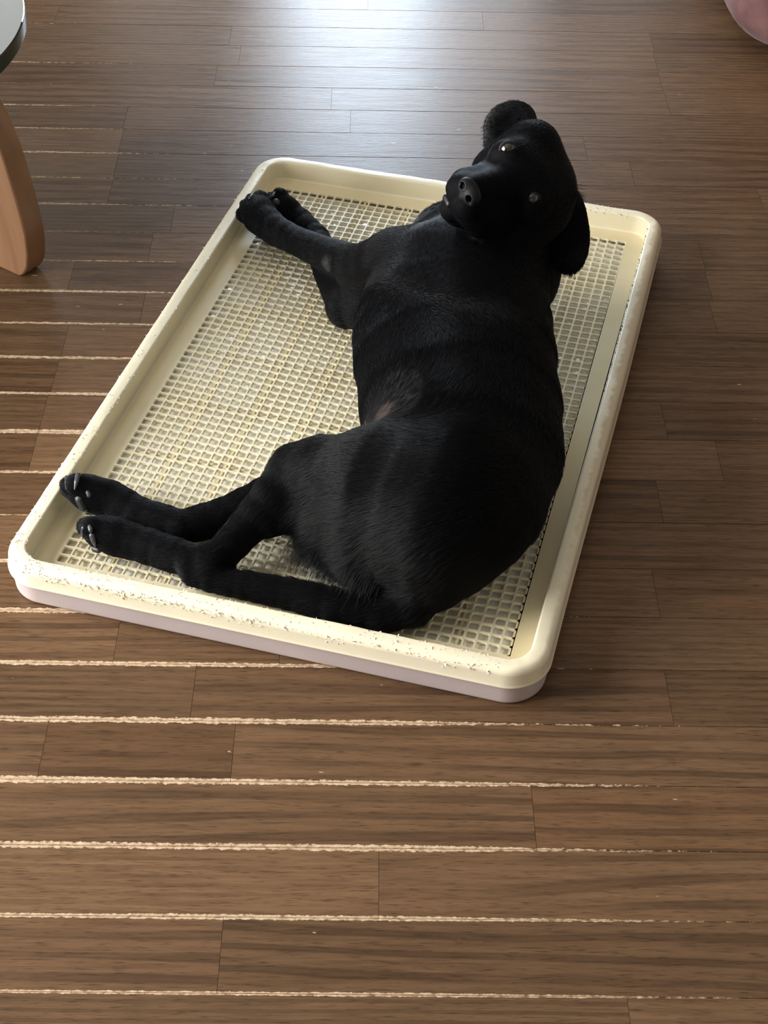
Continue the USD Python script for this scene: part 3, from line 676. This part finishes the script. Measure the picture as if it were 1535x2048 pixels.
for (ex, ey), s, op in (((1015, 298), -1, 1.0), ((1063, 398), 1, 0.8)):
    P = hit(ex, ey); look = (CAM - P); look /= np.linalg.norm(look)
    look = look + 0.10 * HF * 0 + s * HL * 0.10; look /= np.linalg.norm(look)
    r_ = 0.0096; c_ = P - look * (r_ - (0.0016 if s < 0 else 0.0019))
    eye = obj('eyeball', tuple(x - DO if i == 0 else x for i, x in enumerate(ball_cap(c_, look, r_, 47, 100))), SCLERA, dog, smooth=True)
    tag(eye, 'pale rim of the eye')
    obj('iris', tuple(x - DO if i == 0 else x for i, x in enumerate(ball_cap(c_, look, r_ * 1.002, 22, 48))), IRIS, eye, smooth=True)
    obj('pupil', tuple(x - DO if i == 0 else x for i, x in enumerate(ball_cap(c_, look, r_ * 1.004, 0, 22.5))), PUPIL, eye, smooth=True)
    # eyelids: an almond ring round the ball
    A = orth(look, HF); v, f, n, m_ = [], [], 36, 8
    for i in range(n):
        a = 2 * math.pi * i / n; ca, sa = math.cos(a), math.sin(a)
        rx, ry = 0.0090, 0.0078 * op
        ctr = c_ + look * (0.0058 - 0.9 * abs(ca) ** 3 * 0.002) + A[1] * ca * rx + A[2] * sa * ry
        rad = A[1] * ca + A[2] * sa
        for j in range(m_):
            b = 2 * math.pi * j / m_
            v.append(ctr + 0.0016 * (math.cos(b) * rad * 1.3 + math.sin(b) * look))
    for i in range(n):
        for j in range(m_):
            i2, j2 = (i + 1) % n, (j + 1) % m_
            f += [(i * m_ + j, i2 * m_ + j, i2 * m_ + j2), (i * m_ + j, i2 * m_ + j2, i * m_ + j2)]
    obj('eyelid', (np.array(v) - DO, np.array(f)), LID, eye, smooth=True)
# claws and pads
CLAW = mat('dog_claw', {'p': ('principled_bsdf', {'base_color': (0.060, 0.064, 0.075), 'roughness': 0.30, 'coat_weight': 0.3, 'coat_roughness': 0.2})})
PADM = mat('dog_pad', {'t': ('texture_coordinate', {}), 'n': ('noise_texture', {'scale': 300.0, 'detail': 3.0}), 'b': ('bump', {'strength': 0.4, 'distance': 0.0006}),
                       'p': ('principled_bsdf', {'base_color': (0.032, 0.034, 0.040), 'roughness': 0.45})}, [('t.object', 'n.vector'), ('n.fac', 'b.height'), ('b.normal', 'p.normal')])
import manifold3d as m3
def tapered(points, radii):
    out = None
    sp = [m3.Manifold.sphere(r_, 14).translate(tuple(map(float, p_))) for p_, r_ in zip(points, radii)]
    for a, b in zip(sp[:-1], sp[1:]):
        h_ = m3.Manifold.batch_hull([a, b]); out = h_ if out is None else out + h_
    return out
def near(px, py, fallback=0.06):
    for dx, dy in ((0, 0), (3, 0), (6, 2), (6, -2), (10, 0), (12, 6), (8, -8), (0, 8), (16, 0), (20, 4)):
        P = hit(px + dx, py + dy)
        if P is not None and P[2] < 0.12:
            d = (px - IW / 2) / FPX * RIGHT - (py - IH / 2) / FPX * UP + FWD; d /= np.linalg.norm(d)
            return CAM + d * np.linalg.norm(P - CAM)
    return at(px, py, fallback)
for (x0, y0, x1, y1, ra) in [(156, 950, 150, 978, .0034), (134, 955, 133, 977, .0028), (180, 1054, 182, 1066, .0030), (184, 1071, 190, 1092, .0034), (167, 1056, 163, 1072, .0026),
                             (504, 391, 497, 398, .0026), (549, 387, 541, 397, .0028)]:
    a, b = near(x0, y0), near(x1, y1); tc = CAM - a; tc /= np.linalg.norm(tc)
    mid = (a + b) / 2 + tc * 0.0028
    obj('claw', tuple(x - DO if i == 0 else x for i, x in enumerate(((lambda M: (M.vert_properties[:, :3], M.tri_verts))(tapered([a - tc * .001, mid, b + tc * .0008], [ra, ra * .85, ra * .35]).to_mesh())))), CLAW, dog, smooth=50)
for (x0, y0, x1, y1, ra) in [(160, 998, 168, 1014, .0058), (176, 984, 179, 990, .0040), (552, 405, 556, 409, .0058), (190, 1098, 197, 1100, .004)]:
    a, b = near(x0, y0), near(x1, y1); tc = CAM - a; tc /= np.linalg.norm(tc)
    obj('paw_pad', tuple(x - DO if i == 0 else x for i, x in enumerate(((lambda M: (M.vert_properties[:, :3], M.tri_verts))(tapered([a - tc * ra * .55, b - tc * ra * .55], [ra, ra * .95]).to_mesh())))), PADM, dog, smooth=60)

# fur: short strands combed from the head to the tail and down the legs
COMB = []     # (a, b, length at a, length at b)
def comb(pts):
    for (x0, y0, z0, l0), (x1, y1, z1, l1) in zip(pts[:-1], pts[1:]): COMB.append((at(x0, y0, z0), at(x1, y1, z1), l0, l1))
comb([(1050, 420, .20, .011), (980, 500, .16, .012), (915, 610, .13, .012), (905, 750, .124, .012), (928, 910, .116, .013), (885, 1060, .10, .016), (870, 1165, .075, .015), (828, 1207, .055, .012), (680, 1214, .048, .011), (500, 1172, .046, .011), (390, 1154, .045, .010)])
comb([(850, 440, .15, .014), (860, 560, .13, .013), (740, 640, .10, .010), (740, 760, .10, .010), (760, 830, .1, .008)])
comb([(1090, 470, .15, .013), (1060, 620, .10, .012), (1075, 760, .10, .012), (1080, 900, .1, .013), (1000, 1080, .09, .014)])
comb([(900, 990, .15, .012), (765, 950, .15, .010), (645, 930, .12, .008), (560, 990, .092, .008), (495, 1053, .07, .007), (430, 1120, .05, .007), (300, 1094, .046, .006), (200, 1066, .046, .005)])
comb([(850, 1040, .12, .018), (755, 1085, .10, .028), (680, 1130, .07, .036)])
comb([(760, 1030, .12, .016), (660, 1030, .10, .022), (600, 1090, .06, .026)])
comb([(640, 972, .07, .007), (450, 1032, .05, .006), (365, 1055, .046, .006), (280, 1030, .046, .006), (170, 985, .05, .005)])
comb([(880, 555, .17, .012), (790, 532, .15, .012), (715, 535, .112, .009), (590, 479, .072, .006), (510, 425, .062, .005)])
comb([(735, 612, .07, .010), (695, 612, .058, .007), (632, 478, .046, .006), (560, 412, .05, .005)])
def combh(pts):
    for (a, l0), (b, l1) in zip(pts[:-1], pts[1:]): COMB.append((a, b, l0, l1))
combh([(hd(.10, 0, 0), .0022), (hd(.05, 0, 0), .003), (hd(0, 0, .02), .004), (hd(-.06, 0, .02), .007)])
for s in (-1, 1): combh([(hd(.09, s * .03, -.04), .003), (hd(.02, s * .045, -.04), .004), (hd(-.06, s * .05, -.04), .008)])
combh([(hd(.07, 0, -.08), .003), (hd(0, 0, -.09), .006), (hd(-.06, 0, -.09), .010)])
def grow(V_, T_, count, seed, ear_dir=None):
    g = np.random.default_rng(seed)
    n = np.cross(V_[T_[:, 1]] - V_[T_[:, 0]], V_[T_[:, 2]] - V_[T_[:, 0]]); ar = np.linalg.norm(n, axis=1)
    vn = np.zeros_like(V_)
    for k in range(3): np.add.at(vn, T_[:, k], n)
    vn /= np.linalg.norm(vn, axis=1, keepdims=True) + 1e-12
    toc = CAM - V_[T_[:, 0]]
    w = ar * np.where((n * toc).sum(1) > -0.25 * ar * 2.0, 1.0, 0.25)
    k = g.choice(len(T_), count, p=w / w.sum())
    u, v = g.random(count), g.random(count); fl = u + v > 1; u[fl], v[fl] = 1 - u[fl], 1 - v[fl]
    B = np.column_stack([1 - u - v, u, v])
    P = (V_[T_[k]] * B[:, :, None]).sum(1); N = (vn[T_[k]] * B[:, :, None]).sum(1); N /= np.linalg.norm(N, axis=1, keepdims=True) + 1e-12
    D = np.zeros_like(P); L_ = np.zeros(count); Wt = np.zeros(count)
    if ear_dir is None:
        for a, b, l0, l1 in COMB:
            ab = b - a; t = np.clip((P - a) @ ab / (ab @ ab), 0, 1)
            d2 = ((P - a - t[:, None] * ab) ** 2).sum(1); wt = 1.0 / (d2 + 1.2e-3) ** 2.5
            D += wt[:, None] * (ab / np.linalg.norm(ab)); L_ += wt * (l0 + (l1 - l0) * t); Wt += wt
        D /= Wt[:, None]; L_ /= Wt
    else:
        D[:] = ear_dir; L_[:] = 0.006
    D += (np.column_stack([fbm(P * 28 + 3.1 * i, 2, 11 + i) for i in range(3)]) - 0.5) * 0.35 + g.normal(0, 0.10, P.shape)
    D += (np.column_stack([fbm(P * 170 + 7.7 * i, 2, 31 + i) for i in range(3)]) - 0.5) * np.clip((L_ - 0.013) * 70, 0, 0.8)[:, None]
    D -= (D * N).sum(1, keepdims=True) * N; D /= np.linalg.norm(D, axis=1, keepdims=True) + 1e-9
    keep = np.ones(count, bool)
    for c, rad, *_ in PATCH: keep &= (np.linalg.norm(P - c, axis=1) > rad * 0.8) | (g.random(count) < (0.28 if rad > 0.03 else 0.12))
    for c, rad in BARE: keep &= np.linalg.norm(P - c, axis=1) > rad
    P, N, D, L_ = P[keep], N[keep], D[keep], L_[keep] * g.uniform(0.7, 1.25, keep.sum())
    lift = g.uniform(0.14, 0.32, len(P)) + np.clip((L_ - 0.020) * 14, 0, 0.30) * g.random(len(P))
    pts = []
    for s_ in (0.0, 0.35, 0.7, 1.0):
        pts.append(P - N * 0.0004 + D * (L_ * s_)[:, None] + N * (L_ * lift * (s_ - 0.45 * s_ * s_))[:, None])
    pts = np.stack(pts, 1)
    pts = settle(pts)
    return pts
BARE = [(nc, .017)] + [(hit(*e), .0085) for e in ((1015, 298), (1063, 398))]
def curves(name, pts, material, parent, width):
    n, m_ = pts.shape[:2]
    path = numbered(str(parent.GetPath()), name)
    c = UsdGeom.BasisCurves.Define(stage, path)
    c.CreateTypeAttr('linear'); c.CreateWrapAttr('nonperiodic')
    c.CreatePointsAttr(Vt.Vec3fArray.FromNumpy(pts.reshape(-1, 3).astype(np.float32)))
    c.CreateCurveVertexCountsAttr(Vt.IntArray.FromNumpy(np.full(n, m_, np.int32)))
    wd = np.tile(np.array([1.0, 0.9, 0.65, 0.15][:m_]) * width, n)
    c.CreateWidthsAttr(Vt.FloatArray.FromNumpy(wd.astype(np.float32))); c.SetWidthsInterpolation('vertex')
    UsdShade.MaterialBindingAPI.Apply(c.GetPrim()).Bind(material)
    return tag(c.GetPrim(), kind='stuff')
FUR = mat('dog_fur', {'p': ('principled_bsdf', {'base_color': (0.0028, 0.0030, 0.0040), 'roughness': 0.36, 'specular_ior_level': 0.17})})
ptsb = grow(BV, BT, 250000, 3)
ptse = [grow(v_, t_, (1200, 7000)[i], 5 + i, ear_dir=d_) for i, ((v_, t_), d_) in enumerate(zip(EV, (-_c2w(np.array([0.9, 0.3, 0])), -UP)))]
def tuft(px, py, tx, ty, count, length, spread, seed):
    """a loose tuft standing off the coat, from one pixel's point towards another's"""
    g = np.random.default_rng(seed); P = hit(px, py)
    if P is None: return np.zeros((0, 4, 3))
    d = (tx - px) * RIGHT - (ty - py) * UP; d /= np.linalg.norm(d)
    root = P + g.normal(0, spread, (count, 3)) - d * 0.004; D = d + g.normal(0, 0.28, (count, 3)); D /= np.linalg.norm(D, axis=1, keepdims=True)
    L_ = length * g.uniform(0.5, 1.2, count)
    return settle(np.stack([root + D * (L_ * s_)[:, None] + np.array([0, 0, -0.25]) * (L_ * s_ * s_)[:, None] for s_ in (0, .35, .7, 1.0)], 1))
ptse += [tuft(722, 474, 704, 466, 160, .013, .006, 41), tuft(750, 466, 728, 452, 160, .010, .008, 42),
         tuft(1150, 388, 1172, 384, 120, .014, .004, 45)] + [tuft(x, y, x - 18, y + 30, 220, .022, .008, 50 + i) for i, (x, y) in enumerate([(585, 1075), (610, 1098), (640, 1118), (665, 1138), (700, 1150), (735, 1158)])]
curves('fur', np.concatenate([ptsb] + ptse) - DO, FUR, dog, 0.00034)
# ------------------------------------------------------------------ glass-topped coffee table, its corner and one leg in view
from shapely.geometry import Point, Polygon, MultiPoint
from shapely.ops import unary_union
GLASS = mat('table_glass', {'f': ('fresnel', {'IOR': 1.52}), 't': ('transparent_bsdf', {'color': (0.88, 0.96, 0.93)}), 'gl': ('glossy_bsdf', {'color': (1.0, 1.0, 1.0), 'roughness': 0.03}), 'm': ('mix_closure', {})},
            [('f.fac', 'm.fac'), ('t.BSDF', 'm.closure1'), ('gl.BSDF', 'm.closure2')], surface='m.closure')
GEDGE = mat('table_glass_edge', {'p': ('principled_bsdf', {'base_color': (0.010, 0.035, 0.030), 'roughness': 0.12})})
WOODT = mat('table_wood', {'t': ('texture_coordinate', {}), 'm': ('mapping', {'scale': (14.0, 14.0, 3.0), 'rotation': (0.0, 0.25, 0.0)}), 'n': ('noise_texture', {'scale': 2.0, 'detail': 4.0, 'distortion': 0.8}),
                           'r': ('rgb_ramp', {'ramp': [(0.3, (0.22, 0.110, 0.054)), (0.7, (0.32, 0.170, 0.088))]}), 'p': ('principled_bsdf', {'roughness': 0.38})},
            [('t.object', 'm.vector'), ('m.vector', 'n.vector'), ('n.fac', 'r.fac'), ('r.color', 'p.base_color')])
FOOT = at(44, 556, 0.0); PHI = math.radians(35)
table = thing('coffee_table', 'glass-topped coffee table with a curved wooden leg at the left edge of the picture', 'coffee table', FOOT)
E1 = np.array([-math.cos(PHI), math.sin(PHI), 0]); NFc = np.array([-math.sin(PHI), -math.cos(PHI), 0])
def slab(outline, o, e, nrm, t):
    """an outline in the vertical plane (e, z), thickened to the back, with rounded edges"""
    poly = Polygon(outline).buffer(-0.004, join_style=1).buffer(0.004, join_style=1)
    lay = []
    for (d, ins) in ((0.0, 0.003), (0.0009, 0.0009), (0.003, 0.0), (t - 0.003, 0.0), (t - 0.0009, 0.0009), (t, 0.003)):
        c = np.array(poly.buffer(-ins, join_style=1).simplify(1e-5).exterior.coords)[:-1]
        # resample
        q = poly.buffer(-ins, join_style=1).exterior; n = 140
        c = np.array([q.interpolate(i / n, normalized=True).coords[0] for i in range(n)])
        lay.append(np.array([o + e * a + np.array([0, 0, 1.0]) * b - nrm * d for a, b in c]))
    v = np.vstack(lay); n = len(lay[0]); f = []
    for k in range(len(lay) - 1):
        for i in range(n):
            j = (i + 1) % n; f += [(k * n + i, k * n + j, (k + 1) * n + j), (k * n + i, (k + 1) * n + j, (k + 1) * n + i)]
    tri = trimesh.creation.triangulate_polygon(Polygon(np.array([((p_ - o) @ e, p_[2]) for p_ in lay[0]])), engine='earcut')
    vv, ff = tri
    back = np.array([o + e * a + np.array([0, 0, 1.0]) * b for a, b in vv])
    m0 = trimesh.Trimesh(np.vstack([v, back, back - nrm * t]), np.vstack([np.array(f), ff + len(v), ff[:, ::-1] + len(v) + len(vv)]), process=False)
    trimesh.repair.fix_normals(m0); return m0
LEGO = [(.004, .0), (-.006, .008), (-.014, .022), (-.0195, .044), (-.0215, .073), (-.017, .110), (-.011, .146), (-.002, .191), (.010, .225), (.030, .262), (.060, .305), (.100, .345), (.150, .379),
        (.230, .379), (.180, .330), (.145, .270), (.130, .200), (.135, .130), (.165, .080), (.230, .040), (.32, .018), (.32, .0)]
leg1 = slab(LEGO, FOOT, E1, NFc, 0.036); leg1.apply_translation(-FOOT)
obj('leg', leg1, WOODT, table, smooth=40)
E2_ = np.array([-math.cos(PHI + 1.5), math.sin(PHI + 1.5), 0]); N2_ = np.array([-math.sin(PHI + 1.5), -math.cos(PHI + 1.5), 0])
O2 = FOOT + E1 * 0.42 - E2_ * 0.25 + np.array([0, 0, 0.0])
leg2 = slab(LEGO, O2 + E2_ * 0.10, E2_, N2_, 0.036); leg2.apply_translation(-FOOT)
obj('leg', leg2, WOODT, table, smooth=40)
top = MultiPoint([Point(0, 0)]).buffer(0.001)
disc = [Point(-0.7135, 1.712).buffer(0.30, 96), Point(-1.40, 1.45).buffer(0.24, 64), Point(-1.25, 2.18).buffer(0.24, 64)]
gp = unary_union(disc).convex_hull
def glass_top(poly, z0, z1):
    n = 360; lay = []
    for (z, ins) in ((z0, 0.002), (z0 + 0.0006, 0.0006), (z0 + 0.002, 0.0), (z1 - 0.002, 0.0), (z1 - 0.0006, 0.0006), (z1, 0.002)):
        q = poly.buffer(-ins).exterior
        lay.append(np.array([(*q.interpolate(i / n, normalized=True).coords[0], z) for i in range(n)]))
    v = np.vstack(lay); f = []
    for k in range(len(lay) - 1):
        for i in range(n):
            j = (i + 1) % n; f += [(k * n + i, k * n + j, (k + 1) * n + j), (k * n + i, (k + 1) * n + j, (k + 1) * n + i)]
    c0, c1 = lay[0].mean(0), lay[-1].mean(0); b = len(v); v = np.vstack([v, c0, c1])
    for i in range(n):
        j = (i + 1) % n; f += [(b, j, i), (b + 1, (len(lay) - 1) * n + i, (len(lay) - 1) * n + j)]
    m0 = trimesh.Trimesh(v, np.array(f), process=False); trimesh.repair.fix_normals(m0); return m0
gt = glass_top(gp, 0.381, 0.400); gt.apply_translation(-FOOT)
fn = gt.face_normals
faces_, rim_ = gt.submesh([np.nonzero(np.abs(fn[:, 2]) > 0.9)[0], np.nonzero(np.abs(fn[:, 2]) <= 0.9)[0]])
tag(obj('glass_top', faces_, GLASS, table), 'thick clear glass top')
tag(obj('glass_edge', rim_, GEDGE, table, smooth=35), 'dark green edge of the glass')

# ------------------------------------------------------------------ pink velvet pouf, only its near corner in view
VELVET = mat('pink_velvet', {'t': ('texture_coordinate', {}), 'n': ('noise_texture', {'scale': 14.0, 'detail': 4.0, 'roughness': 0.6}), 'r': ('rgb_ramp', {'ramp': [(0.3, srgb(84, 52, 57)), (0.5, srgb(110, 74, 76)), (0.72, srgb(134, 98, 95))]}),
                             'n2': ('noise_texture', {'scale': 500.0}), 'b': ('bump', {'strength': 0.3, 'distance': 0.0005}),
                             'p': ('principled_bsdf', {'roughness': 0.85, 'sheen_weight': 0.25, 'sheen_tint': (1.0, 0.85, 0.85)})},
             [('t.object', 'n.vector'), ('n.fac', 'r.fac'), ('r.color', 'p.base_color'), ('t.object', 'n2.vector'), ('n2.fac', 'b.height'), ('b.normal', 'p.normal')])
pouf = thing('pouf', 'dusty pink velvet pouf at the upper right corner of the picture', 'pouf', (0.913, 2.732, 0))
def pouf_mesh(R, H, n=96, m_=48):
    v, f = [], []
    for i in range(m_ + 1):
        a = -math.pi / 2 + math.pi * i / m_
        for j in range(n):
            b = 2 * math.pi * j / n
            ca = math.copysign(abs(math.cos(a)) ** 0.34, math.cos(a)); sa = math.copysign(abs(math.sin(a)) ** 0.55, math.sin(a))
            rr_ = R * ca / (abs(math.cos(b)) ** 5 + abs(math.sin(b)) ** 5) ** 0.2; v.append((rr_ * math.cos(b), rr_ * math.sin(b), H / 2 + H / 2 * sa))
    for i in range(m_):
        for j in range(n):
            k = (j + 1) % n; f += [(i * n + j, i * n + k, (i + 1) * n + k), (i * n + j, (i + 1) * n + k, (i + 1) * n + j)]
    return np.array(v), np.array(f)
obj('cushion_body', pouf_mesh(0.30, 0.28), VELVET, pouf, smooth=True)
def seam_mesh(R, z, r=0.004, n=120, k=8):
    v, f = [], []
    for j in range(n):
        b = 2 * math.pi * j / n; q_ = R / (abs(math.cos(b)) ** 5 + abs(math.sin(b)) ** 5) ** 0.2
        for i in range(k):
            a = 2 * math.pi * i / k; v.append(((q_ + r * math.cos(a)) * math.cos(b), (q_ + r * math.cos(a)) * math.sin(b), z + r * math.sin(a)))
    for j in range(n):
        for i in range(k):
            j2, i2 = (j + 1) % n, (i + 1) % k; f += [(j * k + i, j2 * k + i, j2 * k + i2), (j * k + i, j2 * k + i2, j * k + i2)]
    return np.array(v), np.array(f)
obj('piping', seam_mesh(0.3005, 0.14), VELVET, pouf, smooth=True)
# ------------------------------------------------------------------ chewed edge of the tray: shreds and grime
def rim_flakes(seed, spans, count, size, z_rng, o_rng, flat=0.4):
    """small torn slivers standing on the rim; spans: (side, from, to, weight) in tray coordinates"""
    g = np.random.default_rng(seed); wts = np.array([abs(s_[2] - s_[1]) * s_[3] for s_ in spans]); vs, fs, nv = [], [], 0
    for k in g.choice(len(spans), count, p=wts / wts.sum()):
        side, a, b, _ = spans[k]; t_ = g.uniform(a, b); o = g.uniform(*o_rng); z = ZT - 0.0009 if o > -0.017 and o < -0.007 else ZT - 0.0012 - max(0, o + 0.0085) ** 2 * 70
        if z_rng: z = g.uniform(*z_rng)
        if side == 'front': p_, out = np.array([t_, -(V + o), z]), np.array([0, -1.0, 0])
        elif side == 'back': p_, out = np.array([t_, V + o, z]), np.array([0, 1.0, 0])
        elif side == 'left': p_, out = np.array([-(U + o), t_, z]), np.array([-1.0, 0, 0])
        elif side == 'right': p_, out = np.array([U + o, t_, z]), np.array([1.0, 0, 0])
        else:
            an = math.radians(t_); sx, sy = (-1, -1) if side == 'corner_fl' else (1, 1)
            out = np.array([sx * math.cos(an), sy * math.sin(an), 0]); p_ = np.array([sx * (U - RC), sy * (V - RC), z]) + out * (RC + o)
        d = out * g.normal(0.15, 0.6) + np.array([g.normal(0, .7), g.normal(0, .7), abs(g.normal(flat, .4))]); d /= np.linalg.norm(d)
        s_ = size * g.uniform(0.4, 1.5); A = orth(d, g.normal(size=3))
        w = s_ * g.uniform(0.25, 0.6); base = p_ - d * s_ * 0.35
        vs.append(np.array([base + A[1] * w, base - A[1] * w * .6 + A[2] * w * .5, base - A[1] * w * .3 - A[2] * w * .5, p_ + d * s_, p_ + d * s_ * .6 + A[1] * w * .6])); fs.append(np.array([(0, 1, 2), (0, 4, 1), (1, 4, 3), (1, 3, 2), (2, 3, 4), (2, 4, 0)]) + nv); nv += 5
    return np.vstack(vs), np.vstack(fs)
SP = [('front', -.27, -.02, 3.0), ('front', -.02, .25, 1.2), ('corner_fl', 0, 90, 0.0022), ('left', -.42, -.15, 2.0), ('left', -.15, .43, .7), ('back', .03, .25, 1.6)]
tag(obj('chewed_shreds', rim_flakes(21, SP, 2600, 0.0023, None, (-0.019, -0.001)), SHRED, tray), kind='stuff')
tag(obj('chewed_shreds', rim_flakes(22, [('front', -.25, .0, 2.0), ('front', 0, .24, .7)], 900, 0.0022, (0.041, 0.050), (-0.0045, 0.0005), 0.0), SHRED, tray), kind='stuff')
tag(obj('grime_specks', rim_flakes(23, [('right', .02, .42, 1.0), ('back', .04, .25, .7), ('right', -.40, .0, .3)], 420, 0.0018, (0.0480, 0.0515), (-0.0195, -0.0185), 0.0), DIRT, tray), 'brown grime along the inner rim edge', kind='stuff')
